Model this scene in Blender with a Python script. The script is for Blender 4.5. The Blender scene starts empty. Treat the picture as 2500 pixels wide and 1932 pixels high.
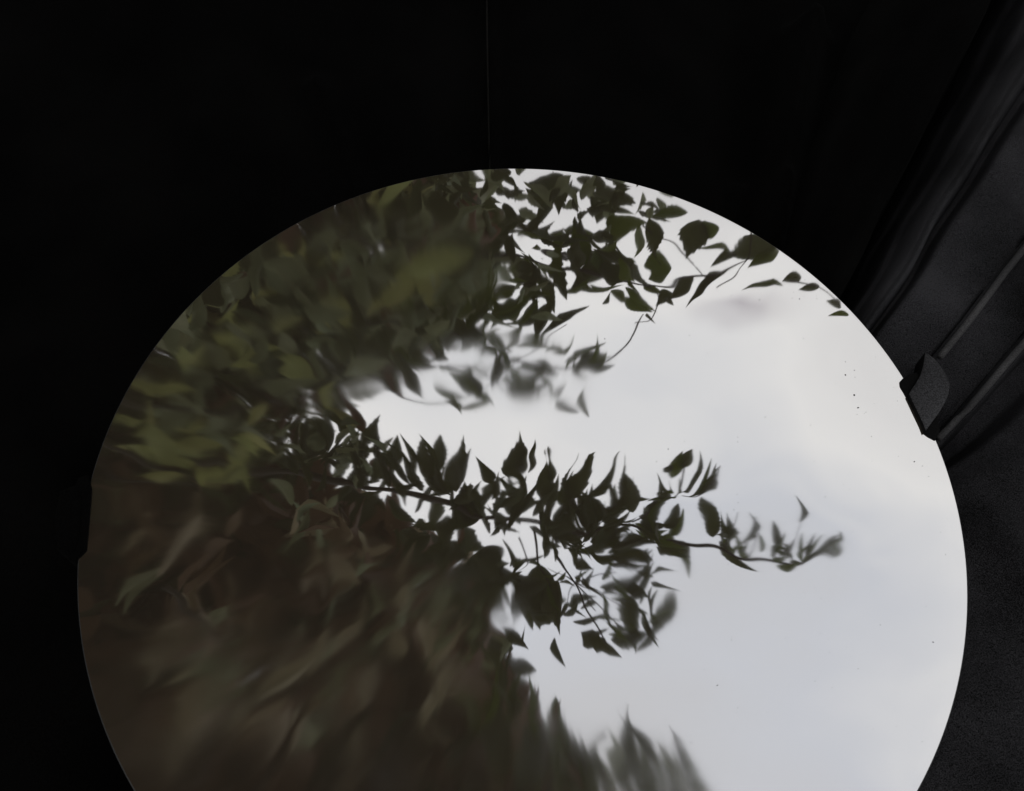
import bpy, math, random
from mathutils import Vector, Matrix
random.seed(11)
rnd = random.random
def uni(a, b): return a + (b - a) * rnd()

# ------------------------------------------------------------------ camera, sky, sun, exposure
R = 0.15                                                   # mirror radius in metres
PITCH, ROLL = 0.51481303, 0.05444833                       # solved from the mirror's outline
CAM = Vector((-0.04625483, -0.86992796, 1.99737631)) * R
FPX, W, H = 2300.0, 2500.0, 1932.0
FWD = Vector((0, math.sin(PITCH), -math.cos(PITCH)))
U0 = Vector((0, math.cos(PITCH), math.sin(PITCH)))
X0 = Vector((1, 0, 0))
AX = math.cos(ROLL) * X0 + math.sin(ROLL) * U0
AU = -math.sin(ROLL) * X0 + math.cos(ROLL) * U0

scene = bpy.context.scene
col = scene.collection
cd = bpy.data.cameras.new('camera')
cam = bpy.data.objects.new('camera', cd); col.objects.link(cam)
cd.sensor_width = 36.0
cd.lens = 36.0 * FPX / W
cd.clip_start = 0.005; cd.clip_end = 500
m = Matrix((AX, AU, -FWD)).transposed().to_4x4(); m.translation = CAM
cam.matrix_world = m
cd.dof.use_dof = True
cd.dof.focus_distance = 0.42
cd.dof.aperture_fstop = cd.lens * 0.001 / 0.0007           # 0.7 mm wide pupil
scene.camera = cam

SUN_EL, SUN_AZ = math.radians(58), math.radians(215)
world = bpy.data.worlds.new('World'); scene.world = world; world.use_nodes = True
wn, wl = world.node_tree.nodes, world.node_tree.links
wn.clear()
wo = wn.new('ShaderNodeOutputWorld'); bg = wn.new('ShaderNodeBackground')
sky = wn.new('ShaderNodeTexSky'); sky.sky_type = 'NISHITA'; sky.sun_disc = False
sky.sun_elevation = SUN_EL; sky.sun_rotation = SUN_AZ
sky.air_density = 1.0; sky.dust_density = 4.0
tc = wn.new('ShaderNodeTexCoord')                          # overcast: grey-blue overhead, whiter low down, soft cloud banks
nz = wn.new('ShaderNodeTexNoise'); nz.inputs['Scale'].default_value = 2.4
nz.inputs['Detail'].default_value = 3.0; nz.inputs['Roughness'].default_value = 0.45
mp = wn.new('ShaderNodeMapping'); mp.inputs['Location'].default_value = (1.7, 2.3, 0.6)
mp.inputs['Scale'].default_value = (1.0, 1.6, 1.0)
wl.new(tc.outputs['Generated'], mp.inputs['Vector']); wl.new(mp.outputs['Vector'], nz.inputs['Vector'])
sx = wn.new('ShaderNodeSeparateXYZ'); wl.new(tc.outputs['Generated'], sx.inputs['Vector'])
ma = wn.new('ShaderNodeMath'); ma.operation = 'MULTIPLY_ADD'; ma.inputs[1].default_value = 0.34; ma.inputs[2].default_value = -0.17
wl.new(nz.outputs['Fac'], ma.inputs[0])
sb = wn.new('ShaderNodeMath'); sb.operation = 'SUBTRACT'
wl.new(sx.outputs['Z'], sb.inputs[0]); wl.new(ma.outputs[0], sb.inputs[1])
cr = wn.new('ShaderNodeValToRGB')
e = cr.color_ramp.elements
e[0].position = 0.0; e[0].color = (1.35, 1.22, 0.95, 1)     # below the horizon: dull ground
e[1].position = 1.0; e[1].color = (6.5, 6.45, 6.55, 1)
for pos_, c_ in ((0.06, (1.35, 1.22, 0.95)), (0.14, (6.6, 6.5, 6.4)), (0.56, (6.6, 6.5, 6.5)), (0.70, (7.2, 7.05, 7.0)), (0.84, (9.1, 8.95, 8.75)), (0.925, (6.8, 6.95, 7.4))):
    k_ = e.new(pos_); k_.color = (*c_, 1)
wl.new(sb.outputs[0], cr.inputs['Fac'])
mx = wn.new('ShaderNodeMix'); mx.data_type = 'RGBA'; mx.inputs['Factor'].default_value = 0.9
wl.new(sky.outputs['Color'], mx.inputs['A']); wl.new(cr.outputs['Color'], mx.inputs['B'])
# a small grey wisp of cloud low in the sky ahead
wdir = AX * ((1590 * 2500 / 2184 - W / 2) / FPX) - AU * ((640 * 2500 / 2184 - H / 2) / FPX) + FWD
wdir = Vector((wdir.x, wdir.y, -wdir.z)).normalized()
wm = wn.new('ShaderNodeMapping')
wm.inputs['Scale'].default_value = (1 / 0.085, 1 / 0.03, 1 / 0.06)
wm.inputs['Location'].default_value = (-wdir.x / 0.085, -wdir.y / 0.03, -wdir.z / 0.06)
wl.new(tc.outputs['Generated'], wm.inputs['Vector'])
wg = wn.new('ShaderNodeTexGradient'); wg.gradient_type = 'QUADRATIC_SPHERE'
wl.new(wm.outputs['Vector'], wg.inputs['Vector'])
wk = wn.new('ShaderNodeMath'); wk.operation = 'MULTIPLY'; wk.inputs[1].default_value = 0.8
wl.new(wg.outputs['Fac'], wk.inputs[0])
wx = wn.new('ShaderNodeMix'); wx.data_type = 'RGBA'; wx.inputs['B'].default_value = (4.4, 4.1, 4.4, 1)
wl.new(wk.outputs[0], wx.inputs['Factor']); wl.new(mx.outputs['Result'], wx.inputs['A'])
wl.new(wx.outputs['Result'], bg.inputs['Color'])
bg.inputs['Strength'].default_value = 0.10
wl.new(bg.outputs['Background'], wo.inputs['Surface'])

sd = bpy.data.lights.new('sun', 'SUN'); sd.energy = 0.5; sd.angle = math.radians(14); sd.color = (1, 0.96, 0.9)
sun = bpy.data.objects.new('sun', sd); col.objects.link(sun)
sdir = Vector((math.sin(SUN_AZ) * math.cos(SUN_EL), math.cos(SUN_AZ) * math.cos(SUN_EL), math.sin(SUN_EL)))
sun.rotation_euler = sdir.to_track_quat('Z', 'Y').to_euler()
sun.location = sdir * 5

scene.view_settings.view_transform = 'Standard'
scene.view_settings.look = 'None'
scene.view_settings.exposure = 0.0
scene.view_settings.gamma = 1.0
scene.view_settings.use_curve_mapping = False
scene.render.engine = 'CYCLES'
scene.cycles.max_bounces = 8
scene.cycles.use_denoising = True

# ------------------------------------------------------------------ helpers
S = 2500.0 / 2184.0                    # the measurements below were read off a 2184 px wide view
def ray(px, py):
    return AX * ((px - W / 2) / FPX) - AU * ((py - H / 2) / FPX) + FWD
def ground(px, py, z=0.0):             # where the line of sight meets the level z (in mirror radii)
    d = ray(px, py); t = (z * R - CAM.z) / d.z
    return CAM + d * t
def above(px, py, D):                  # a point over the mirror that the mirror shows there, D metres of sight line away
    d = ray(px * S, py * S)
    return Vector((CAM.x, CAM.y, -CAM.z)) + Vector((d.x, d.y, -d.z)) * D

def mesh(name, v, f, mat, smooth=True):
    me = bpy.data.meshes.new(name); me.from_pydata([tuple(p) for p in v], [], f); me.update()
    if mat: me.materials.append(mat)
    if smooth: me.polygons.foreach_set('use_smooth', [True] * len(me.polygons))
    return me
def link(name, me, parent=None):
    o = bpy.data.objects.new(name, me); col.objects.link(o)
    if parent: o.parent = parent
    return o
def tag(o, label=None, cat=None, group=None, kind=None):
    if label: o['label'] = label
    if cat: o['category'] = cat
    if group: o['group'] = group
    if kind: o['kind'] = kind
    return o
def smooth(t): t = max(0, min(1, t)); return t * t * (3 - 2 * t)

def new_mat(name):
    mt = bpy.data.materials.new(name); mt.use_nodes = True
    n = mt.node_tree.nodes; l = mt.node_tree.links
    return mt, n, l, n['Principled BSDF']

# ------------------------------------------------------------------ materials
def fabric(name, c0, c1, rough, grain, bump, spec=0.3, sheen=0.0):
    mt, n, l, b = new_mat(name)
    t = n.new('ShaderNodeTexCoord')
    a = n.new('ShaderNodeTexNoise'); a.inputs['Scale'].default_value = grain; a.inputs['Detail'].default_value = 3
    g = n.new('ShaderNodeTexNoise'); g.inputs['Scale'].default_value = 14; g.inputs['Detail'].default_value = 5
    l.new(t.outputs['Object'], a.inputs['Vector']); l.new(t.outputs['Object'], g.inputs['Vector'])
    mul = n.new('ShaderNodeMath'); mul.operation = 'MULTIPLY'
    l.new(a.outputs['Fac'], mul.inputs[0]); l.new(g.outputs['Fac'], mul.inputs[1])
    r = n.new('ShaderNodeValToRGB')
    r.color_ramp.elements[0].position = 0.16; r.color_ramp.elements[0].color = (*c0, 1)
    r.color_ramp.elements[1].position = 0.36; r.color_ramp.elements[1].color = (*c1, 1)
    l.new(mul.outputs[0], r.inputs['Fac']); l.new(r.outputs['Color'], b.inputs['Base Color'])
    b.inputs['Roughness'].default_value = rough
    b.inputs['Specular IOR Level'].default_value = spec
    b.inputs['Sheen Weight'].default_value = sheen
    bp = n.new('ShaderNodeBump'); bp.inputs['Strength'].default_value = bump; bp.inputs['Distance'].default_value = 0.0006
    l.new(a.outputs['Fac'], bp.inputs['Height']); l.new(bp.outputs['Normal'], b.inputs['Normal'])
    return mt
M_velvet = fabric('black_velvet', (0.001, 0.001, 0.001), (0.003, 0.0029, 0.0028), 0.95, 2200, 0.3, 0.01, 0.006)
M_leather = fabric('black_leatherette', (0.0008, 0.0008, 0.001), (0.038, 0.038, 0.042), 0.75, 2400, 1.0, 0.08)
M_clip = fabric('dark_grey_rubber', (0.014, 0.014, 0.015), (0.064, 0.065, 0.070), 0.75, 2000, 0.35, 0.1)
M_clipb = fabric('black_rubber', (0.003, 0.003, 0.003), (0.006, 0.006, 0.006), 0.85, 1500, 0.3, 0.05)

M_fold_line = fabric('pale_fold_line', (0.003, 0.003, 0.0027), (0.009, 0.0085, 0.0075), 0.8, 1800, 0.4, 0.05)  # the fold's fine light line, put into the colour of an added tube
M_ridge_light = fabric('ridge_highlight_grey', (0.022, 0.022, 0.023), (0.068, 0.068, 0.070), 0.7, 2200, 0.5, 0.1)  # highlight along the ridge crests, put into a lighter grey
def mirror_mat():
    mt, n, l, b = new_mat('silvered_glass')
    b.inputs['Metallic'].default_value = 1.0
    b.inputs['Base Color'].default_value = (0.90, 0.90, 0.90, 1)
    t = n.new('ShaderNodeTexCoord')
    def smudge(px, py, rx, ry, amount):
        c = ground(px * S, py * S)
        mpn = n.new('ShaderNodeMapping'); mpn.vector_type = 'POINT'
        ex = (ground((px + rx) * S, py * S) - c).length; ey = (ground(px * S, (py + ry) * S) - c).length
        mpn.inputs['Scale'].default_value = (1 / ex, 1 / ey, 1)
        mpn.inputs['Location'].default_value = (-c.x / ex, -c.y / ey, 0)
        l.new(t.outputs['Object'], mpn.inputs['Vector'])
        gr = n.new('ShaderNodeTexGradient'); gr.gradient_type = 'SPHERICAL'
        l.new(mpn.outputs['Vector'], gr.inputs['Vector'])
        k = n.new('ShaderNodeMapRange'); k.interpolation_type = 'SMOOTHSTEP'
        k.inputs['From Min'].default_value = 0.0; k.inputs['From Max'].default_value = 0.45
        k.inputs['To Max'].default_value = amount
        l.new(gr.outputs['Fac'], k.inputs['Value'])
        return k.outputs['Result']
    tot = None
    for a in ((560, 1600, 800, 440, 0.060), (1330, 1700, 420, 260, 0.055), (280, 980, 380, 360, 0.034), (800, 560, 330, 180, 0.036),
              (1050, 790, 380, 130, 0.026), (640, 760, 300, 160, 0.034), (760, 1280, 420, 170, 0.040), (1420, 1300, 170, 170, 0.014),
              (1720, 1150, 200, 150, 0.010)):
        s_ = smudge(*a)
        if tot is None: tot = s_
        else:
            ad = n.new('ShaderNodeMath'); ad.operation = 'MAXIMUM'
            l.new(tot, ad.inputs[0]); l.new(s_, ad.inputs[1]); tot = ad.outputs[0]
    no = n.new('ShaderNodeTexNoise'); no.inputs['Scale'].default_value = 26; no.inputs['Detail'].default_value = 3
    no.inputs['Distortion'].default_value = 1.2
    l.new(t.outputs['Object'], no.inputs['Vector'])
    mr = n.new('ShaderNodeMapRange'); mr.inputs['From Min'].default_value = 0.3; mr.inputs['From Max'].default_value = 0.7
    mr.inputs['To Min'].default_value = 0.5; mr.inputs['To Max'].default_value = 1.25
    l.new(no.outputs['Fac'], mr.inputs['Value'])
    mu = n.new('ShaderNodeMath'); mu.operation = 'MULTIPLY'
    l.new(tot, mu.inputs[0]); l.new(mr.outputs['Result'], mu.inputs[1])
    ad = n.new('ShaderNodeMath'); ad.operation = 'ADD'; ad.inputs[1].default_value = 0.016
    l.new(mu.outputs[0], ad.inputs[0])
    l.new(ad.outputs[0], b.inputs['Roughness'])
    b.inputs['Anisotropic'].default_value = 0.85            # wiped from the middle outwards
    tg = n.new('ShaderNodeTangent'); tg.direction_type = 'RADIAL'; tg.axis = 'Z'
    l.new(tg.outputs['Tangent'], b.inputs['Tangent'])
    b.inputs['Anisotropic Rotation'].default_value = 0.25
    # uneven glass: long and short waves bend the reflection
    w1 = n.new('ShaderNodeTexNoise'); w1.inputs['Scale'].default_value = 11; w1.inputs['Detail'].default_value = 0; w1.inputs['Distortion'].default_value = 0.2
    w2 = n.new('ShaderNodeTexNoise'); w2.inputs['Scale'].default_value = 38; w2.inputs['Detail'].default_value = 0; w2.inputs['Distortion'].default_value = 1.0
    l.new(t.outputs['Object'], w1.inputs['Vector']); l.new(t.outputs['Object'], w2.inputs['Vector'])
    b1 = n.new('ShaderNodeBump'); b1.inputs['Strength'].default_value = 1.0; b1.inputs['Distance'].default_value = 0.0007
    b2 = n.new('ShaderNodeBump'); b2.inputs['Strength'].default_value = 1.0; b2.inputs['Distance'].default_value = 0.00009
    l.new(w1.outputs['Fac'], b1.inputs['Height']); l.new(w2.outputs['Fac'], b2.inputs['Height'])
    l.new(b1.outputs['Normal'], b2.inputs['Normal']); l.new(b2.outputs['Normal'], b.inputs['Normal'])
    # thin even film of dust
    df = n.new('ShaderNodeBsdfDiffuse'); df.inputs['Color'].default_value = (0.46, 0.37, 0.27, 1)
    ms = n.new('ShaderNodeMixShader'); ms.inputs['Fac'].default_value = 0.046
    out = n['Material Output']
    l.new(b.outputs['BSDF'], ms.inputs[1]); l.new(df.outputs['BSDF'], ms.inputs[2]); l.new(ms.outputs['Shader'], out.inputs['Surface'])
    return mt
M_mirror = mirror_mat()
mt, n, l, b = new_mat('bevelled_glass_edge'); M_edge = mt
b.inputs['Metallic'].default_value = 1; b.inputs['Base Color'].default_value = (0.16, 0.165, 0.17, 1); b.inputs['Roughness'].default_value = 0.4

def leaf_mat(name, c, tr, tw=0.45):
    mt, n, l, b = new_mat(name)
    oi = n.new('ShaderNodeObjectInfo'); t = n.new('ShaderNodeTexCoord')
    no = n.new('ShaderNodeTexNoise'); no.inputs['Scale'].default_value = 3.0
    l.new(t.outputs['Object'], no.inputs['Vector'])
    hv = n.new('ShaderNodeHueSaturation'); hv.inputs['Color'].default_value = (*c, 1)
    mr = n.new('ShaderNodeMapRange'); mr.inputs['To Min'].default_value = 0.6; mr.inputs['To Max'].default_value = 1.4
    l.new(no.outputs['Fac'], mr.inputs['Value']); l.new(mr.outputs['Result'], hv.inputs['Value'])
    m2 = n.new('ShaderNodeMapRange'); m2.inputs['To Min'].default_value = 0.47; m2.inputs['To Max'].default_value = 0.53
    l.new(oi.outputs['Random'], m2.inputs['Value']); l.new(m2.outputs['Result'], hv.inputs['Hue'])
    l.new(hv.outputs['Color'], b.inputs['Base Color'])
    b.inputs['Roughness'].default_value = 0.55; b.inputs['Specular IOR Level'].default_value = 0.25
    tl = n.new('ShaderNodeBsdfTranslucent'); tl.inputs['Color'].default_value = (*tr, 1)
    ms = n.new('ShaderNodeMixShader'); ms.inputs['Fac'].default_value = tw
    l.new(b.outputs['BSDF'], ms.inputs[1]); l.new(tl.outputs['BSDF'], ms.inputs[2])
    l.new(ms.outputs['Shader'], n['Material Output'].inputs['Surface'])
    return mt
L_dark = leaf_mat('dark_leaf', (0.070, 0.082, 0.040), (0.046, 0.052, 0.016))
L_grey = leaf_mat('grey_green_leaf', (0.28, 0.32, 0.20), (0.15, 0.165, 0.085), 0.4)
L_olive = leaf_mat('yellow_green_leaf', (0.38, 0.40, 0.18), (0.40, 0.42, 0.14))
L_brown = leaf_mat('brown_leaf', (0.175, 0.115, 0.070), (0.085, 0.050, 0.028), 0.35)
L_pale = leaf_mat('pale_brown_leaf', (0.42, 0.37, 0.27), (0.26, 0.22, 0.13), 0.45)
L_shoot = leaf_mat('fresh_green_leaf', (0.060, 0.085, 0.018), (0.075, 0.095, 0.012), 0.5)
mt, n, l, b = new_mat('bark'); M_bark = mt
b.inputs['Base Color'].default_value = (0.035, 0.028, 0.022, 1); b.inputs['Roughness'].default_value = 0.8
no = n.new('ShaderNodeTexNoise'); no.inputs['Scale'].default_value = 120
rr = n.new('ShaderNodeValToRGB'); rr.color_ramp.elements[0].color = (0.02, 0.016, 0.012, 1); rr.color_ramp.elements[1].color = (0.06, 0.048, 0.036, 1)
l.new(no.outputs['Fac'], rr.inputs['Fac']); l.new(rr.outputs['Color'], b.inputs['Base Color'])

# ------------------------------------------------------------------ setting: black cloth, ribbed black fabric
def spaced(a, b, n, power):
    out = []
    for i in range(n + 1):
        t = -1 + 2 * i / n
        s = math.copysign(abs(t) ** power, t) * 0.6 + t * 0.4
        out.append((a + b) / 2 + (b - a) / 2 * s)
    return out
from mathutils import noise
def backdrop():
    xs = spaced(-4.2, 4.2, 220, 1.6); ys = spaced(-3.6, 4.8, 220, 1.6)
    folds = []                        # (two image points on the crest, half width, height)
    for (x0, y0, x1, y1, w_, h_) in ((1190, -300, 1196, 480, .014, .06), (2000, 0, 1890, 600, .07, .2), (770, 200, 870, 480, .03, .05),
                                    (1830, 380, 1760, 640, .02, .08), (1930, 420, 1890, 640, .02, .07), (-50, 960, 190, 1250, .12, .08), (480, -100, 560, 300, .15, .08)):
        a = ground(x0, y0, -.3) / R; c = ground(x1, y1, -.3) / R
        folds.append((a.x, a.y, c.x, c.y, w_, h_))
    v = []; f = []
    for y in ys:
        for x in xs:
            z = -0.30 + 0.05 * noise.noise(Vector((x * .9, y * .5, 3))) + 0.012 * noise.noise(Vector((x * 5, y * 1.2, 7)))
            for (ax, ay, bx, by, w_, h_) in folds:
                dx, dy = bx - ax, by - ay; L2 = dx * dx + dy * dy
                t = ((x - ax) * dx + (y - ay) * dy) / L2; tt = max(0, min(1, t))
                d = math.hypot(x - ax - tt * dx, y - ay - tt * dy)
                if d < 4 * w_: z += h_ * math.exp(-(d / w_) ** 2)
            r = math.hypot(x, y)
            if r < 1.06: z = min(z, -0.2)
            z -= 0.2 * smooth((x - .2) / .6)
            v.append((x * R, y * R, z * R))
    nx = len(xs)
    for j in range(len(ys) - 1):
        for i in range(nx - 1):
            f.append((j * nx + i, j * nx + i + 1, (j + 1) * nx + i + 1, (j + 1) * nx + i))
    o = link('black_cloth', mesh('black_cloth', v, f, M_velvet))
    return tag(o, 'matt black cloth filling the background behind the round mirror', 'cloth', kind='structure')
CLOTH = backdrop()

# key lines of the fabric, each from the mirror side outwards, with its level in mirror radii
K_PANEL = [((2072, 700), (2405, 60), -0.55), ((2086, 712), (2424, 100), -0.34), ((2110, 726), (2452, 140), -0.14),
         ((2148, 737), (2488, 172), -0.045), ((2160, 742), (2499, 190), -0.028), ((2151, 772), (2496, 222), -0.115), ((2160, 778), (2508, 236), -0.11),
         ((2176, 788), (2530, 250), -0.05), ((2225, 815), (2520, 400), -0.052), ((2284, 868), (2486, 606), -0.058),
         ((2292, 874), (2494, 612), -0.045), ((2303, 882), (2507, 622), -0.052), ((2311, 888), (2518, 630), -0.060),
         ((2300, 985), (2505, 730), -0.062), ((2281, 1058), (2492, 820), -0.062), ((2288, 1064), (2499, 826), -0.042), ((2298, 1072), (2510, 836), -0.044),
         ((2304, 1080), (2522, 846), -0.16), ((2322, 1100), (2560, 890), -0.17), ((2345, 1125), (2600, 935), -0.075), ((2360, 1180), (2620, 1040), -0.06),
         ((2340, 1240), (2620, 1130), -0.068), ((2380, 1330), (2700, 1260), -0.058), ((2400, 1500), (2800, 1480), -0.062), ((2350, 1750), (2850, 1800), -0.06),
         ((2250, 1950), (2800, 2150), -0.065), ((2050, 2250), (2500, 2600), -0.08)]
K_LIP = [((1850, 560), (2120, -140), -0.60), ((1960, 640), (2270, -40), -0.20), ((2040, 690), (2360, 30), -0.05), ((2058, 694), (2386, 48), -0.06), ((2068, 700), (2400, 60), -0.60)]
def key_sheet(K, mat, name):
    NT = 70; SUB = 7
    def pt(k, t):
        (ax, ay), (bx, by), z = K[k]
        a = ground(ax, ay, -.05); c = ground(bx, by, -.05)
        p = a + (c - a) * t
        return p.x, p.y, z * R
    rows = []
    for k in range(len(K)):
        sub = SUB if k < len(K) - 1 else 1
        for s in range(sub):
            u = s / SUB; row = []
            for j in range(NT + 1):
                t = -0.7 + 3.2 * (j / NT) ** 1.3
                x0, y0, z0 = pt(k, t)
                if k < len(K) - 1:
                    x1, y1, z1 = pt(k + 1, t)
                    x, y = x0 + (x1 - x0) * u, y0 + (y1 - y0) * u
                    z = z0 + (z1 - z0) * smooth(u)
                else: x, y, z = x0, y0, z0
                z += R * (0.020 * noise.noise(Vector((x / R * 5, y / R * 5, 1))) + 0.007 * noise.noise(Vector((x / R * 15, y / R * 15, 5)))) * (1 if z < -0.045 * R else 0.25)
                z = min(z, -0.0245 * R)
                wob = 0.012 * R * noise.noise(Vector((x / R * 3.1, y / R * 3.1, 9)))
                row.append((x + wob, y - wob * .7, z))
            rows.append(row)
    v = [p for r_ in rows for p in r_]; f = []; nx = NT + 1
    for j in range(len(rows) - 1):
        for i in range(nx - 1):
            f.append((j * nx + i, (j + 1) * nx + i, (j + 1) * nx + i + 1, j * nx + i + 1))
    o = link(name, mesh(name, v, f, mat))
    so = o.modifiers.new('thickness', 'SOLIDIFY'); so.thickness = 0.0012; so.offset = 0
    return o
panel = key_sheet(K_PANEL, M_leather, 'ribbed_fabric')
tag(panel, 'black grained fabric with raised ridges to the right of the mirror', 'fabric', kind='structure')
key_sheet(K_LIP, M_velvet, 'shading_lip').parent = CLOTH  # lip added to shade the falling left flank of the ribbed fabric

# ------------------------------------------------------------------ the mirror and its clips
def make_mirror():
    N = 360
    root = tag(bpy.data.objects.new('round_mirror', None), 'large round mirror reflecting pale sky and dark leaves', 'mirror')
    col.objects.link(root); root.location = (0, 0, -0.0225 * R)
    def ring(r, z):
        return [(r * R * math.cos(2 * math.pi * i / N), r * R * math.sin(2 * math.pi * i / N), z * R + 0.0225 * R) for i in range(N)]
    v = ring(0.9965, 0)
    me = mesh('reflecting_face', v, [tuple(range(N))], M_mirror, False)
    link('reflecting_face', me, root)
    v = ring(0.9965, 0) + ring(0.999, -0.002) + ring(1.0, -0.006) + ring(1.0, -0.018) + ring(0.996, -0.0225); f = []
    for k in range(4):
        for i in range(N):
            j = (i + 1) % N
            f.append((k * N + i, (k + 1) * N + i, (k + 1) * N + j, k * N + j))
    f.append(tuple(4 * N + i for i in range(N))[::-1])
    link('bevelled_edge', mesh('bevelled_edge', v, f, M_edge), root)
    return root
make_mirror()

def prism(pts, ztop, zbot, crown=0.0):
    """a block over the outline pts (pixels on the level ztop), rounded along its upper edge"""
    top = [ground(x, y, ztop) for x, y in pts]
    c = sum(top, Vector()) / len(top)
    n_ = len(top); v = []; f = []
    for (s, z) in ((1.0, zbot), (1.0, ztop - 0.006), (0.985, ztop - 0.0015), (0.95, ztop)):
        for p in top:
            q = c + (p - c) * s; v.append((q.x, q.y, z * R))
    for (s, dz) in ((0.7, crown * .6), (0.35, crown)):
        for p in top:
            q = c + (p - c) * s; v.append((q.x, q.y, (ztop + dz) * R))
    v.append((c.x, c.y, (ztop + crown) * R))
    for k in range(5):
        for i in range(n_):
            j = (i + 1) % n_
            f.append((k * n_ + i, k * n_ + j, (k + 1) * n_ + j, (k + 1) * n_ + i))
    for i in range(n_): f.append((5 * n_ + i, 5 * n_ + (i + 1) % n_, 6 * n_))
    f.append(tuple(range(n_))[::-1])
    return v, f
def z1(x, y): return (2000 + x * .2962, 700 + y * .2962)
def z3(x, y): return (x * .552, 1000 + y * .552)

def clip_right():
    root = bpy.data.objects.new('mirror_clip', None); col.objects.link(root)
    tag(root, 'dark grey curved clip holding the mirror rim between two fabric ridges', 'clip', 'clips on the mirror rim')
    base = ground(*z1(860, 860)); root.location = (base.x, base.y, -0.05 * R)
    off = Vector(root.location)
    pad = [z1(x, y) for x, y in ((716, 740), (690, 752), (664, 782), (668, 815), (700, 868), (790, 1040), (845, 1150), (866, 1212), (905, 1240), (960, 1268), (1000, 1180), (960, 1000), (900, 800), (800, 700))]
    v, f = prism(pad[::-1], 0.004, -0.04)
    link('pad', mesh('pad', [Vector(p) - off for p in v], f, M_clipb, False), root)
    face = [z1(x, y) for x, y in ((875, 540), (905, 555), (945, 582), (990, 632), (1030, 692), (1062, 750), (1080, 805), (1072, 880), (1040, 955), (990, 1040), (935, 1115), (880, 1190),
                                  (855, 1125), (800, 1010), (740, 882), (785, 812), (830, 740), (850, 680), (860, 640))]
    v, f = prism(face[::-1], 0.014, -0.05, 0.004)
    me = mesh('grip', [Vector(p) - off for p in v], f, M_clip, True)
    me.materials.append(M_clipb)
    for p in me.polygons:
        if abs(p.normal.z) < 0.35: p.material_index = 1; p.use_smooth = False  # upright sides painted black: their shade is put into the colour
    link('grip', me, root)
clip_right()
def clip_left():
    root = bpy.data.objects.new('mirror_clip', None); col.objects.link(root)
    tag(root, 'black clip holding the mirror rim beside the dark leafy reflection', 'clip', 'clips on the mirror rim')
    base = ground(*z3(350, 490)); root.location = (base.x, base.y, -0.25 * R)
    off = Vector(root.location)
    pad = [z3(x, y) for x, y in ((384, 285), (396, 318), (406, 350), (402, 400), (392, 520), (382, 625), (360, 648), (330, 672), (300, 665), (290, 560), (310, 400), (345, 300))]
    v, f = prism(pad[::-1], 0.004, -0.26)
    link('pad', mesh('pad', [Vector(p) - off for p in v], f, M_velvet, False), root)
    grip = [z3(x, y) for x, y in ((340, 330), (360, 400), (350, 560), (325, 640), (250, 620), (240, 480), (265, 360))]
    v, f = prism(grip[::-1], 0.006, -0.26, 0.001)
    link('grip', mesh('grip', [Vector(p) - off for p in v], f, M_velvet, True), root)
clip_left()

# ------------------------------------------------------------------ dust on the glass
def dust():
    spots = [(1290, 723, 2.0), (1803, 800, 1.8), (1822, 843, 2.2), (1830, 870, 2.4), (1632, 890, 1.2), (1530, 1462, 2.0), (1950, 985, 1.8), (2025, 1110, 1.5), (1425, 958, 1.5),
             (1400, 985, 1.0), (1705, 638, 1.2), (1620, 640, 1.2), (1560, 630, 1.0), (615, 940, 1.4), (2000, 1555, 1.6), (1990, 1370, 1.8), (1760, 1060, 1.0), (1500, 1085, 1.0), (1015, 880, 1.0)]
    for _ in range(110): spots.append((uni(1450, 2030), uni(700, 1600), uni(0.4, 0.9)))
    for _ in range(16): spots.append((uni(1640, 1760), uni(550, 640), uni(0.4, 0.7)))
    v = []; f = []
    for (x, y, r) in spots:
        c = ground(x * S, y * S)
        if math.hypot(c.x, c.y) > 0.97 * R: continue
        rr_ = (ground((x + r) * S, y * S) - c).length
        a0 = uni(0, 6.28); st = uni(0.35, 0.9); k0 = len(v); n_ = 7
        for ring_, hz in ((1.0, 0.0001), (0.6, 0.0001 + rr_ * .5)):
            for i in range(n_):
                a = 6.283 * i / n_; dx, dy = math.cos(a) * rr_ * ring_ * uni(.8, 1.2), math.sin(a) * rr_ * ring_ * st
                v.append((c.x + dx * math.cos(a0) - dy * math.sin(a0), c.y + dx * math.sin(a0) + dy * math.cos(a0), hz))
        for i in range(n_):
            j = (i + 1) % n_; f.append((k0 + i, k0 + j, k0 + n_ + j, k0 + n_ + i))
        f.append(tuple(k0 + n_ + i for i in range(n_)))
    o = link('dust', mesh('dust', v, f, M_clipb)); tag(o, 'dark dust specks lying on the mirror glass', 'dust', kind='stuff')
dust()

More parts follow.
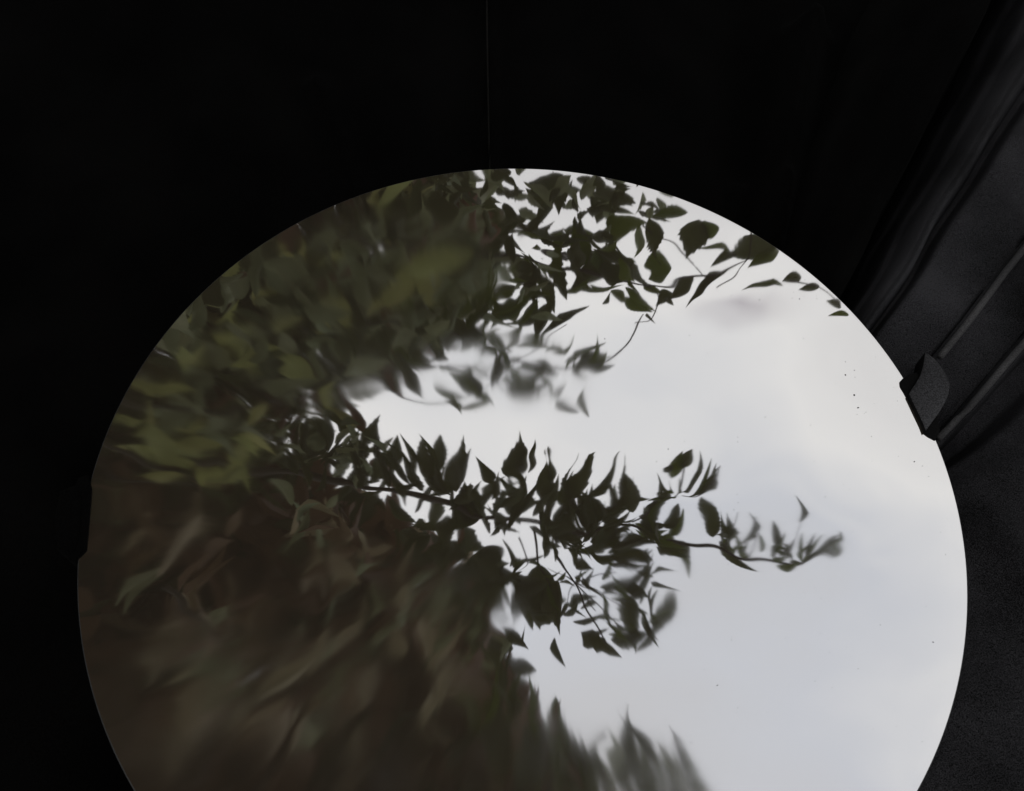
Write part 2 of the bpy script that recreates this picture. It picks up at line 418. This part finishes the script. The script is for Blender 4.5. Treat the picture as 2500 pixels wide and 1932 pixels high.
# ------------------------------------------------------------------ foliage above the mirror
def leaf_shape(kind):
    """unit leaf: stalk at the origin, tip at x = 1, half width 1 at the widest, blade folded along the midrib"""
    prof = {'ovate': [(0, 0), (.05, .40), (.13, .74), (.22, .97), (.24, .90), (.34, 1.04), (.36, .95), (.46, 1.0), (.48, .88), (.58, .86), (.60, .74), (.69, .69), (.71, .56), (.79, .48), (.81, .36), (.90, .22), (1, 0)],
            'lance': [(0, 0), (.08, .40), (.22, .75), (.40, 1.0), (.55, .93), (.70, .70), (.82, .44), (.92, .18), (1, 0)],
            'tooth': [(0, 0), (.10, .55), (.20, .80), (.30, 1.0), (.33, .86), (.48, .95), (.51, .72), (.65, .70), (.68, .48), (.82, .40), (.85, .22), (1, 0)],
            'curl': [(0, 0), (.10, .35), (.25, .8), (.40, 1.0), (.55, .9), (.70, .65), (.85, .34), (1, 0)],
            'lobed': [(0, 0), (.12, .50), (.24, .95), (.36, .92), (.42, .62), (.56, .78), (.62, .46), (.78, .36), (1, 0)]}[kind]
    v = []; f = []
    n_ = len(prof)
    bend = {'ovate': -.10, 'lance': -.22, 'tooth': -.12, 'lobed': -.16, 'curl': -.25}[kind]
    cv = {'ovate': .15, 'lance': .9, 'tooth': -.35, 'lobed': .2, 'curl': 1.9}[kind]          # the blade sweeps to one side
    for x, w in prof: v.append((x, cv * x * x, bend * x * x))
    for sgn in (1, -1):
        for x, w in prof[1:-1]: v.append((x, sgn * w + cv * x * x, bend * x * x + 0.16 * w * w))
    for s in (0, 1):
        o = n_ + s * (n_ - 2)
        e = [0] + [o + i for i in range(n_ - 2)] + [n_ - 1]
        for i in range(n_ - 1):
            q = [i, i + 1, e[i + 1], e[i]]
            q = [a for k, a in enumerate(q) if a not in q[:k]]
            f.append(tuple(q if s else q[::-1]))
    return v, f
SHAPES = {k: leaf_shape(k) for k in ('ovate', 'lance', 'tooth', 'lobed', 'curl')}
MESHES = {}
def leaf_mesh(kind, mat):
    key = (kind, mat.name)
    if key not in MESHES: MESHES[key] = mesh('leaf_' + kind, SHAPES[kind][0], SHAPES[kind][1], mat)
    return MESHES[key]
def leaf_matrix(B, T, width, tilt):
    ax = T - B; L = ax.length; ax = ax / L
    view = (B - Vector((CAM.x, CAM.y, -CAM.z))).normalized()
    side = view.cross(ax).normalized(); up = ax.cross(side)
    q = Matrix.Rotation(tilt, 3, ax); side = q @ side; up = q @ up
    m = Matrix((ax * L, side * (width / 2), up * L)).transposed().to_4x4(); m.translation = B
    return m

def tube(path, r0, r1, seg=6):
    v = []; f = []; n_ = len(path)
    for k, p in enumerate(path):
        d = (path[min(k + 1, n_ - 1)] - path[max(k - 1, 0)]).normalized()
        a = d.orthogonal().normalized(); b_ = d.cross(a); r = r0 + (r1 - r0) * k / max(1, n_ - 1)
        for i in range(seg):
            t = 6.283 * i / seg; v.append(p + (a * math.cos(t) + b_ * math.sin(t)) * r)
    for k in range(n_ - 1):
        for i in range(seg):
            j = (i + 1) % seg; f.append((k * seg + i, k * seg + j, (k + 1) * seg + j, (k + 1) * seg + i))
    f.append(tuple(range(seg))[::-1]); f.append(tuple((n_ - 1) * seg + i for i in range(seg)))
    return v, f
def curve(pts, n=6):
    out = []
    for i in range(len(pts) - 1):
        p0 = pts[max(i - 1, 0)]; p1 = pts[i]; p2 = pts[i + 1]; p3 = pts[min(i + 2, len(pts) - 1)]
        for k in range(n):
            t = k / n
            out.append(0.5 * ((2 * p1) + (p2 - p0) * t + (2 * p0 - 5 * p1 + 4 * p2 - p3) * t * t + (3 * p1 - p0 - 3 * p2 + p3) * t ** 3))
    out.append(pts[-1]); return out

def ridge_tube(ax, ay, bx, by, r, t0, t1):
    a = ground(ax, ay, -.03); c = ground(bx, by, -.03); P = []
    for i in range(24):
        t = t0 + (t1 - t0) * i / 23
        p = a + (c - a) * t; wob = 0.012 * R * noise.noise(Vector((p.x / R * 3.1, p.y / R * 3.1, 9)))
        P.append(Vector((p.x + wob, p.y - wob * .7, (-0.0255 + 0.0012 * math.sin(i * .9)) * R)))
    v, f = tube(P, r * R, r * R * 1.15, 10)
    link('ridge', mesh('ridge', v, f, M_ridge_light), panel)
sm = [ground(1186, -250, -.24), ground(1189, 60, -.24), ground(1193, 300, -.24), ground(1197, 470, -.25)]
v_, f_ = tube(curve(sm), 0.0035 * R, 0.0025 * R, 8)
link('fold_line', mesh('fold_line', v_, f_, M_fold_line), CLOTH)
ridge_tube(2296, 876, 2498, 615, 0.0085, 0.0, 2.2)
ridge_tube(2291, 1066, 2503, 829, 0.0085, -0.02, 2.2)

class Branch:
    def __init__(self, name, label, origin, group='leafy branches overhead'):
        self.root = bpy.data.objects.new(name, None); col.objects.link(self.root); self.root.location = origin
        tag(self.root, label, 'branch', group); self.off = origin.copy(); self.n = 0
        self.sv = []; self.sf = []
    def stem(self, pts, r0, r1, name='twig', mat=None):
        P = curve([above(*p) for p in pts]); v, f = tube([p - self.off for p in P], r0, r1)
        link(name, mesh(name, v, f, mat or M_bark), self.root); return P
    def leaf(self, base, tip, w, mat, kind='ovate', tilt=0.0, D=1.5, dD=0.0, stalk=0):
        B = above(base[0], base[1], D); T = above(tip[0], tip[1], D + dD)
        if self.n >= 300: return
        width = w * S / FPX * D
        o = link('leaf', leaf_mesh(kind, mat), self.root)
        M = leaf_matrix(B, T, width, tilt); M.translation = B - self.off
        o.matrix_local = M; self.n += 1
    def scatter(self, path, n, spread, length, width, mats, ang, D, kinds=('ovate', 'tooth', 'lance'), tilt=0.9):
        """leaves along a pixel path: ang = mean direction in degrees (0 right, 90 up) and its spread"""
        seg = []
        for (a, b) in zip(path[:-1], path[1:]): seg.append(math.hypot(b[0] - a[0], b[1] - a[1]))
        tot = sum(seg)
        for _ in range(n):
            s = rnd() * tot; i = 0
            while i < len(seg) - 1 and s > seg[i]: s -= seg[i]; i += 1
            t = s / seg[i]; x = path[i][0] + (path[i + 1][0] - path[i][0]) * t; y = path[i][1] + (path[i + 1][1] - path[i][1]) * t
            x += random.gauss(0, spread * .5); y += random.gauss(0, spread)
            L = length * uni(.65, 1.25); a = math.radians(random.gauss(*ang))
            self.leaf((x, y), (x + L * math.cos(a), y - L * math.sin(a)), width * uni(.6, 1.2), random.choice(mats), random.choice(kinds), random.gauss(0, tilt), D + uni(-.12, .12), uni(-.04, .05))

DK = [L_dark, L_dark, L_dark, L_grey]

# middle branch reaching right across the sky
br = Branch('leafy_branch', 'long leafy branch reaching right across the middle of the mirror, leaves pointing up', above(300, 1000, 1.55))
A = [(300, 980), (560, 1020), (800, 1050), (1000, 1085), (1200, 1105), (1400, 1130), (1530, 1160), (1690, 1190), (1760, 1160)]
br.stem([(x, y, 1.5) for x, y in A], 0.006, 0.0008, 'stem')
for q_ in (((1655, 1182), (1685, 1140), (1700, 1060)), ((1590, 1170), (1600, 1130), (1603, 1092)), ((1635, 1180), (1642, 1150), (1641, 1105)), ((1540, 1162), (1560, 1120), (1565, 1085)), ((1700, 1188), (1735, 1170), (1775, 1132))):
    br.stem([(x, y, 1.5) for x, y in q_], 0.0009, 0.0005)
br.stem([(1350, 1112, 1.5), (1440, 1050, 1.5), (1462, 975, 1.5)], 0.0018, 0.0008)
br.stem([(1460, 1040, 1.5), (1500, 1045, 1.49), (1530, 1000, 1.49)], 0.0012, 0.0006)
for (b_, t_, w, k, tl) in (((785, 965), (822, 888), 34, 'tooth', .2), ((835, 1010), (878, 940), 38, 'lance', .2), ((885, 1015), (885, 925), 20, 'lance', .7), ((905, 1010), (912, 930), 34, 'tooth', .3),
        ((938, 1000), (955, 922), 34, 'ovate', .1), ((945, 1035), (1008, 912), 34, 'tooth', .3), ((1062, 1030), (1028, 960), 36, 'ovate', .1), ((1098, 1015), (1100, 916), 46, 'tooth', .0),
        ((1112, 1000), (1122, 930), 18, 'lance', .8), ((1122, 995), (1153, 930), 16, 'lance', .9), ((1160, 1055), (1172, 970), 48, 'ovate', .1), ((1178, 1020), (1186, 962), 22, 'lance', .3), ((1215, 1060), (1278, 955), 38, 'tooth', .2),
        ((1250, 1060), (1345, 985), 22, 'lance', .8), ((1352, 1080), (1335, 992), 46, 'ovate', .0), ((1515, 1142), (1508, 1048), 44, 'ovate', .1), ((1690, 1108), (1704, 1045), 24, 'lance', .6),
        ((1640, 1152), (1640, 1098), 24, 'ovate', .4), ((1600, 1130), (1603, 1085), 16, 'lance', .9), ((1750, 1175), (1780, 1128), 10, 'lance', .5), ((1000, 1110), (992, 1008), 46, 'ovate', .2), ((965, 1120), (998, 1040), 44, 'ovate', .2),
        ((1545, 1150), (1562, 1080), 18, 'lance', .8), ((1535, 1155), (1545, 1075), 14, 'lance', .9), ((1575, 1150), (1612, 1105), 14, 'lance', .8), ((1530, 1150), (1600, 1200), 28, 'ovate', .4), ((1640, 1190), (1700, 1200), 22, 'lance', .6), ((1700, 1190), (1745, 1150), 15, 'lance', .4),
        ((1720, 1185), (1770, 1150), 14, 'lance', .3), ((1440, 1010), (1455, 962), 26, 'ovate', .0), ((1450, 995), (1475, 960), 26, 'ovate', .2), ((1440, 1000), (1425, 990), 16, 'ovate', .2), ((1470, 1030), (1500, 965), 12, 'lance', .7), ((1485, 1042), (1520, 985), 12, 'lance', .7),
        ((1495, 1048), (1532, 1000), 14, 'lance', .6), ((1475, 1045), (1530, 1015), 12, 'lance', .6), ((1400, 1080), (1440, 1020), 26, 'ovate', .2), ((1380, 1110), (1430, 1050), 34, 'ovate', .2), ((1430, 1115), (1450, 1080), 26, 'ovate', .3), ((1440, 1130), (1460, 1090), 22, 'ovate', .3)):
    br.leaf(b_, t_, w * 0.95, random.choice([L_dark, L_dark, L_shoot]) if b_[0] > 1300 else L_dark, k, tl, 1.5, uni(-.03, .03))
br.scatter([(600, 1010), (800, 1040), (1000, 1085), (1200, 1100), (1330, 1110)], 108, 24, 86, 24, [L_dark], (76, 32), 1.5, ('lance', 'tooth', 'curl'), 0.7)
br.scatter([(1000, 1100), (1200, 1120), (1430, 1135)], 44, 18, 52, 20, [L_dark], (20, 80), 1.5, ('lance', 'tooth', 'curl'))
br.scatter([(1340, 1130), (1480, 1145)], 14, 10, 55, 30, [L_dark, L_shoot], (15, 45), 1.5)
br.scatter([(560, 950), (700, 990), (820, 1010)], 50, 45, 62, 20, [L_dark, L_grey], (60, 40), 1.5)
br.scatter([(1380, 1100), (1440, 1040), (1470, 1000)], 14, 8, 30, 13, [L_dark, L_shoot], (60, 50), 1.5, ('lance', 'curl'))
br.scatter([(1540, 1160), (1640, 1180), (1740, 1180)], 22, 7, 40, 13, [L_dark, L_shoot], (62, 40), 1.5, ('lance', 'curl', 'ovate'))

# cluster hanging below it
br = Branch('leafy_branch', 'leaf cluster on thin forked stalks hanging below the middle branch', above(1140, 1120, 1.52))
br.stem([(1140, 1120, 1.52), (1155, 1200, 1.5), (1190, 1330, 1.48)], 0.002, 0.0008)
br.stem([(1190, 1165, 1.52), (1240, 1235, 1.5), (1300, 1370, 1.48)], 0.0026, 0.001)
for (x, y) in ((1330, 1200), (1300, 1255), (1280, 1290), (1345, 1285), (1200, 1290), (1210, 1215), (1330, 1330), (1170, 1195)):
    br.stem([(1240, 1235, 1.5), ((1240 + x) / 2, (1235 + y) / 2 - 6, 1.5), (x, y, 1.49)], 0.0011, 0.0006)
br.stem([(1110, 1130, 1.52), (1130, 1180, 1.5), (1100, 1215, 1.5)], 0.0012, 0.0006)
for (b_, t_, w, k, tl) in (((1150, 1185), (1198, 1345), 52, 'tooth', .2), ((1105, 1215), (1140, 1300), 44, 'lance', .3), ((1190, 1230), (1170, 1300), 36, 'lance', .4), ((1340, 1250), (1365, 1378), 46, 'tooth', .1), ((1380, 1290), (1400, 1370), 24, 'lance', .4), ((1420, 1240), (1395, 1320), 14, 'curl', .4), ((1360, 1230), (1400, 1200), 18, 'curl', .3), ((1250, 1345), (1320, 1395), 50, 'lobed', .2), ((1395, 1350), (1462, 1255), 30, 'lance', .6),
        ((1290, 1240), (1400, 1190), 26, 'lance', .5), ((1320, 1265), (1410, 1215), 24, 'lance', .6), ((1240, 1165), (1340, 1140), 30, 'tooth', .4), ((1040, 1190), (1080, 1260), 60, 'ovate', .2), ((1010, 1230), (1060, 1320), 60, 'ovate', .3), ((1200, 1300), (1260, 1280), 24, 'lance', .4),
        ((1310, 1360), (1400, 1345), 34, 'ovate', .3), ((1360, 1380), (1440, 1320), 24, 'lance', .5), ((1230, 1320), (1300, 1310), 18, 'lance', .6), ((1060, 1330), (1115, 1390), 40, 'ovate', .4), ((1180, 1360), (1190, 1420), 22, 'lance', .6), ((1340, 1220), (1390, 1260), 30, 'ovate', .4), ((1280, 1170), (1350, 1180), 24, 'lance', .4)):
    br.leaf(b_, t_, w, L_dark, k, tl, 1.5, uni(-.03, .03))
br.scatter([(1100, 1180), (1200, 1250), (1320, 1290), (1400, 1280)], 46, 42, 50, 17, [L_dark, L_dark, L_shoot], (20, 60), 1.5, ('lance', 'curl', 'tooth'))
br.scatter([(1150, 1150), (1300, 1165), (1380, 1190)], 24, 16, 50, 16, [L_dark], (25, 50), 1.5, ('lance', 'curl'))
br.scatter([(860, 1130), (960, 1180), (1060, 1240), (1130, 1300)], 46, 34, 75, 42, [L_dark], (-30, 60), 1.55)
br.scatter([(940, 1290), (1020, 1350), (1080, 1420)], 24, 26, 70, 38, [L_dark, L_dark, L_grey], (20, 60), 1.6)

# upper branch
br = Branch('leafy_branch', 'leafy branch along the top right rim of the mirror with broad toothed leaves', above(700, 480, 1.4))
br.stem([(700, 480, 1.4), (900, 530, 1.35), (1100, 560, 1.3), (1250, 575, 1.3), (1390, 590, 1.3), (1500, 575, 1.3), (1590, 545, 1.3)], 0.005, 0.0008, 'stem')
br.stem([(1375, 590, 1.3), (1410, 620, 1.3), (1385, 690, 1.3), (1350, 710, 1.3)], 0.0012, 0.0006)
br.stem([(1380, 480, 1.3), (1470, 530, 1.3), (1510, 580, 1.3)], 0.0013, 0.0007)
br.stem([(1600, 490, 1.3), (1590, 545, 1.3), (1530, 600, 1.3)], 0.0012, 0.0006)
br.stem([(1690, 590, 1.3), (1745, 600, 1.3), (1800, 640, 1.3)], 0.0012, 0.0006)
for (b_, t_, w, k, tl) in (((1398, 462), (1425, 555), 52, 'tooth', .1), ((1500, 462), (1480, 545), 54, 'tooth', .1), ((1518, 500), (1510, 465), 24, 'ovate', .3), ((1645, 520), (1548, 530), 44, 'ovate', .1), ((1648, 530), (1590, 560), 30, 'ovate', .3), ((1560, 530), (1500, 505), 16, 'lance', .5), ((1570, 530), (1520, 545), 16, 'lance', .3),
        ((1680, 600), (1582, 582), 16, 'lance', .5), ((1712, 580), (1675, 590), 22, 'ovate', .2), ((1750, 600), (1702, 604), 20, 'ovate', .2), ((1818, 655), (1768, 660), 22, 'ovate', .2), ((1800, 640), (1765, 628), 16, 'ovate', .4), ((1440, 555), (1390, 565), 40, 'ovate', .2), ((1490, 580), (1440, 620), 26, 'ovate', .3),
        ((1560, 555), (1460, 630), 16, 'lance', .6), ((1545, 560), (1490, 590), 14, 'lance', .6), ((1320, 545), (1200, 590), 46, 'lance', .2), ((1370, 560), (1250, 540), 40, 'tooth', .3), ((1180, 560), (1195, 640), 44, 'lobed', .2), ((1170, 625), (1035, 665), 26, 'lance', .6), ((1175, 640), (1110, 735), 36, 'lance', .4), ((1250, 655), (1110, 735), 22, 'lance', .5), ((1330, 630), (1395, 665), 30, 'ovate', .4), ((1380, 665), (1385, 700), 12, 'lance', .3),
        ((1430, 620), (1445, 640), 20, 'ovate', 0), ((1250, 600), (1330, 615), 18, 'lance', .6), ((1280, 650), (1310, 625), 12, 'lance', .4), ((1190, 620), (1260, 600), 16, 'lance', .5), ((1300, 470), (1390, 480), 46, 'ovate', .4), ((1230, 500), (1255, 560), 50, 'tooth', .2), ((1480, 440), (1400, 450), 30, 'ovate', .3), ((1380, 590), (1420, 615), 30, 'ovate', .3), ((1450, 600), (1400, 640), 34, 'ovate', .3)):
    br.leaf(b_, t_, w * 0.98, random.choice([L_dark, L_dark, L_shoot]), k, tl, 1.3, uni(-.02, .02))
br.scatter([(900, 385), (1000, 395), (1150, 400), (1280, 410), (1400, 425)], 105, 30, 56, 28, [L_dark, L_dark, L_grey], (-40, 60), 1.35)
br.scatter([(1050, 500), (1200, 520), (1330, 530)], 40, 24, 70, 28, [L_dark, L_dark, L_shoot], (-15, 35), 1.32, ('lance', 'tooth', 'curl'))
br.scatter([(1080, 580), (1240, 590), (1360, 590)], 14, 12, 70, 30, [L_dark, L_shoot], (-10, 35), 1.32)
br.scatter([(900, 480), (980, 560), (1020, 600)], 36, 38, 80, 36, [L_dark, L_grey], (20, 60), 1.35)
br.scatter([(950, 600), (1050, 610), (1150, 600)], 26, 26, 60, 18, [L_dark, L_grey], (25, 35), 1.32, ('lance', 'curl'))

# arching spray between the two
br = Branch('leafy_branch', 'arching thin twigs with scattered soft leaves between upper and middle branches', above(640, 700, 1.15))
br.stem([(640, 700, 1.15), (880, 690, 1.1), (1060, 770, 1.1), (1230, 805, 1.1), (1330, 750, 1.1), (1372, 670, 1.1)], 0.0025, 0.0006, 'stem')
br.stem([(760, 760, 1.1), (900, 860, 1.1), (1060, 810, 1.1), (1200, 700, 1.1)], 0.0012, 0.0006)
br.stem([(820, 800, 1.1), (1000, 790, 1.1), (1100, 850, 1.1), (1200, 840, 1.1)], 0.0012, 0.0006)
for (b_, t_, w, k, tl) in (((1080, 835), (1170, 848), 22, 'lance', .3), ((1000, 700), (1040, 770), 40, 'ovate', .2), ((940, 690), (1030, 740), 60, 'ovate', .2), ((890, 790), (915, 850), 30, 'ovate', .3), ((1000, 800), (1020, 850), 30, 'ovate', .3), ((1250, 800), (1290, 770), 24, 'ovate', .3), ((1060, 780), (1040, 830), 34, 'ovate', .3), ((950, 670), (880, 720), 50, 'ovate', .3), ((1100, 700), (1150, 650), 30, 'lance', .3), ((1240, 800), (1300, 810), 20, 'lance', .4)):
    br.leaf(b_, t_, w * 1.1, random.choice([L_dark, L_shoot]), k, tl, 1.1, uni(-.02, .02))
br.scatter([(870, 760), (1000, 800), (1150, 820), (1280, 780)], 44, 28, 56, 19, [L_shoot, L_dark, L_shoot], (-5, 32), 1.1, ('lance', 'curl', 'ovate'))
br.scatter([(880, 690), (1000, 690), (1120, 680)], 44, 30, 76, 26, [L_shoot, L_grey, L_shoot], (25, 35), 1.1, ('lance', 'curl', 'ovate'))
br.scatter([(720, 700), (850, 720), (930, 690)], 26, 30, 80, 44, [L_dark, L_grey], (-30, 60), 1.12)

# near olive leaves on the left
br = Branch('leafy_branch', 'spray of large yellow-green leaves at the left of the mirror', above(100, 900, 1.0))
br.stem([(100, 900, 1.0), (300, 1000, 1.0), (420, 1045, 1.0), (520, 1000, 1.0)], 0.003, 0.001, 'stem')
br.stem([(180, 860, 1.0), (420, 880, 1.0), (560, 860, 1.0), (720, 790, 1.0)], 0.003, 0.001)
br.stem([(200, 960, 1.0), (230, 1020, 1.0), (300, 1050, 1.0), (420, 1055, 1.0)], 0.0016, 0.001)
for (b_, t_, w, m_, k) in (((360, 1010), (310, 905), 56, L_olive, 'ovate'), ((360, 960), (460, 975), 40, L_olive, 'lance'), ((420, 1010), (440, 1060), 46, L_olive, 'ovate'), ((300, 1030), (380, 1055), 34, L_olive, 'lance'), ((440, 1040), (540, 1000), 34, L_olive, 'lance'),
        ((520, 790), (525, 730), 66, L_olive, 'ovate'), ((280, 820), (420, 850), 46, L_olive, 'lance'), ((520, 920), (575, 860), 36, L_olive, 'lance'), ((560, 830), (680, 800), 60, L_grey, 'ovate'), ((640, 640), (760, 670), 60, L_grey, 'ovate'), ((870, 580), (1000, 545), 60, L_olive, 'ovate'), ((560, 540), (660, 580), 60, L_grey, 'ovate'),
        ((740, 810), (850, 760), 60, L_grey, 'ovate'), ((720, 820), (680, 880), 34, L_olive, 'lance'), ((540, 780), (560, 700), 50, L_grey, 'ovate'), ((480, 770), (440, 740), 50, L_grey, 'tooth'), ((820, 640), (900, 600), 50, L_olive, 'ovate'), ((400, 880), (300, 940), 40, L_grey, 'lance'), ((700, 470), (690, 520), 34, L_grey, 'ovate'), ((350, 700), (420, 660), 50, L_grey, 'lance'), ((620, 760), (600, 690), 40, L_grey, 'ovate')):
    br.leaf(b_, t_, w, m_, k, uni(-.4, .4), 1.0, uni(-.03, .03))
br.scatter([(300, 800), (450, 700), (650, 600), (850, 520)], 110, 75, 90, 36, [L_dark, L_grey, L_grey, L_olive, L_grey], (25, 45), 1.15, ('lance', 'curl', 'ovate'))
br.scatter([(250, 900), (400, 980), (520, 940)], 40, 50, 80, 26, [L_dark, L_grey, L_olive], (25, 45), 1.1, ('lance', 'curl', 'ovate'))

# brown spray, lower left, and the tuft at the bottom
br = Branch('leafy_branch', 'hanging spray of dull brown narrow leaves low on the left of the mirror', above(350, 1250, 1.0))
br.stem([(350, 1250, 1.0), (500, 1400, 1.0), (560, 1560, 1.0), (560, 1750, 1.0)], 0.004, 0.001, 'stem')
for (b_, t_, w) in (((440, 1430), (330, 1640), 50), ((520, 1500), (700, 1380), 46), ((480, 1560), (520, 1480), 36), ((700, 1330), (650, 1440), 40), ((330, 1230), (460, 1080), 30), ((760, 1560), (755, 1640), 22), ((560, 1620), (620, 1480), 30), ((760, 1320), (700, 1400), 26), ((700, 1180), (740, 1260), 30), ((860, 1240), (830, 1300), 34), ((900, 1320), (910, 1400), 34), ((920, 1480), (900, 1560), 44), ((960, 1420), (930, 1520), 40)):
    br.leaf(b_, t_, w, L_pale, 'lance', uni(-.3, .3), 1.0, uni(-.03, .03))
br.scatter([(300, 1300), (500, 1500), (700, 1500)], 90, 100, 120, 30, [L_brown, L_brown, L_pale, L_grey], (55, 25), 1.15, ('lance', 'curl'))
br.scatter([(600, 1150), (750, 1250), (900, 1350), (950, 1500)], 60, 50, 80, 28, [L_brown, L_pale, L_grey], (60, 30), 1.2, ('lance', 'curl'))
br = Branch('leafy_branch', 'tuft of upright pointed leaves at the bottom centre of the mirror', above(1150, 1850, 1.0))
br.stem([(1150, 1850, 1.0), (1170, 1700, 1.0), (1180, 1600, 1.0)], 0.003, 0.001, 'stem')
for (b_, t_, w) in (((1180, 1680), (1190, 1490), 90), ((1130, 1720), (1110, 1540), 70), ((1220, 1740), (1240, 1560), 60), ((1270, 1740), (1275, 1630), 30), ((1350, 1700), (1350, 1510), 46), ((1460, 1750), (1450, 1610), 40), ((1510, 1760), (1505, 1640), 26), ((1380, 1760), (1385, 1600), 34), ((1060, 1680), (1040, 1480), 60), ((1200, 1720), (1150, 1600), 60)):
    br.leaf(b_, t_, w, random.choice([L_dark, L_shoot]), 'ovate', uni(-.2, .2), 1.05, uni(-.03, .03))
br.scatter([(980, 1500), (1080, 1600), (1180, 1680), (1260, 1740)], 70, 40, 105, 36, [L_dark, L_brown, L_shoot], (92, 25), 1.1, ('ovate', 'lance', 'curl'))
br.scatter([(1220, 1740), (1330, 1750), (1430, 1770)], 40, 22, 80, 22, [L_dark, L_shoot, L_grey], (90, 25), 1.1, ('ovate', 'lance', 'curl'))
br.scatter([(1320, 1700), (1420, 1720), (1520, 1760)], 26, 30, 110, 26, [L_dark, L_shoot, L_grey], (92, 22), 1.1, ('ovate', 'lance', 'curl'))

# the dense mass of foliage behind
def inside(x, y, poly):
    c = False; j = len(poly) - 1
    for i in range(len(poly)):
        (xi, yi), (xj, yj) = poly[i], poly[j]
        if (yi > y) != (yj > y) and x < (xj - xi) * (y - yi) / (yj - yi) + xi: c = not c
        j = i
    return c
def mass(name, label, poly, n, D0, D1, Lr, Wr, mats, wts):
    v = []; f = []; mi = []
    xs = [p[0] for p in poly]; ys = [p[1] for p in poly]
    k = 0
    while k < n:
        x, y = uni(min(xs), max(xs)), uni(min(ys), max(ys))
        if not inside(x + random.gauss(0, 32), y + random.gauss(0, 32), poly): continue
        k += 1
        D = uni(D0, D1); L = uni(*Lr); a = uni(0, 6.283)
        B = above(x - L / 2 * math.cos(a), y - L / 2 * math.sin(a), D); T = above(x + L / 2 * math.cos(a), y + L / 2 * math.sin(a), D + uni(-.15, .15))
        M = leaf_matrix(B, T, uni(*Wr) * S / FPX * D, random.gauss(0, .7))
        sv, sf = SHAPES[random.choice(('ovate', 'tooth', 'lance', 'lobed'))]
        o = len(v); v += [M @ Vector(p) for p in sv]; f += [tuple(o + i for i in q) for q in sf]
        mi += [random.choices(range(len(mats)), wts)[0]] * len(sf)
    me = mesh(name, v, f, None)
    for m_ in mats: me.materials.append(m_)
    me.polygons.foreach_set('material_index', mi)
    o = link(name, me); tag(o, label, 'foliage', kind='stuff')
UP = [(-1600, -500), (300, -300), (700, 150), (880, 330), (960, 380), (1050, 470), (1030, 570), (950, 660), (890, 740), (850, 800), (740, 860), (610, 915), (550, 990), (580, 1100), (-1600, 1100)]
LOW = [(-1600, 1020), (540, 1000), (640, 1050), (740, 1072), (860, 1115), (950, 1170), (985, 1260), (1010, 1350), (1060, 1430), (1090, 1560), (1200, 1640), (1270, 1760), (1340, 2100), (1300, 3000), (-1600, 3000)]
mass('dense_green_foliage', 'dense dark green foliage filling the upper left of the mirror', UP, 10500, 1.7, 2.5, (60, 125), (26, 58), [L_dark, L_grey, L_brown, L_olive], [6, 3, 2, .6])
mass('dense_brown_foliage', 'dense dark brown foliage filling the lower left of the mirror', LOW, 17000, 1.7, 2.6, (70, 140), (32, 66), [L_brown, L_dark, L_pale], [6, 2, 0.9])
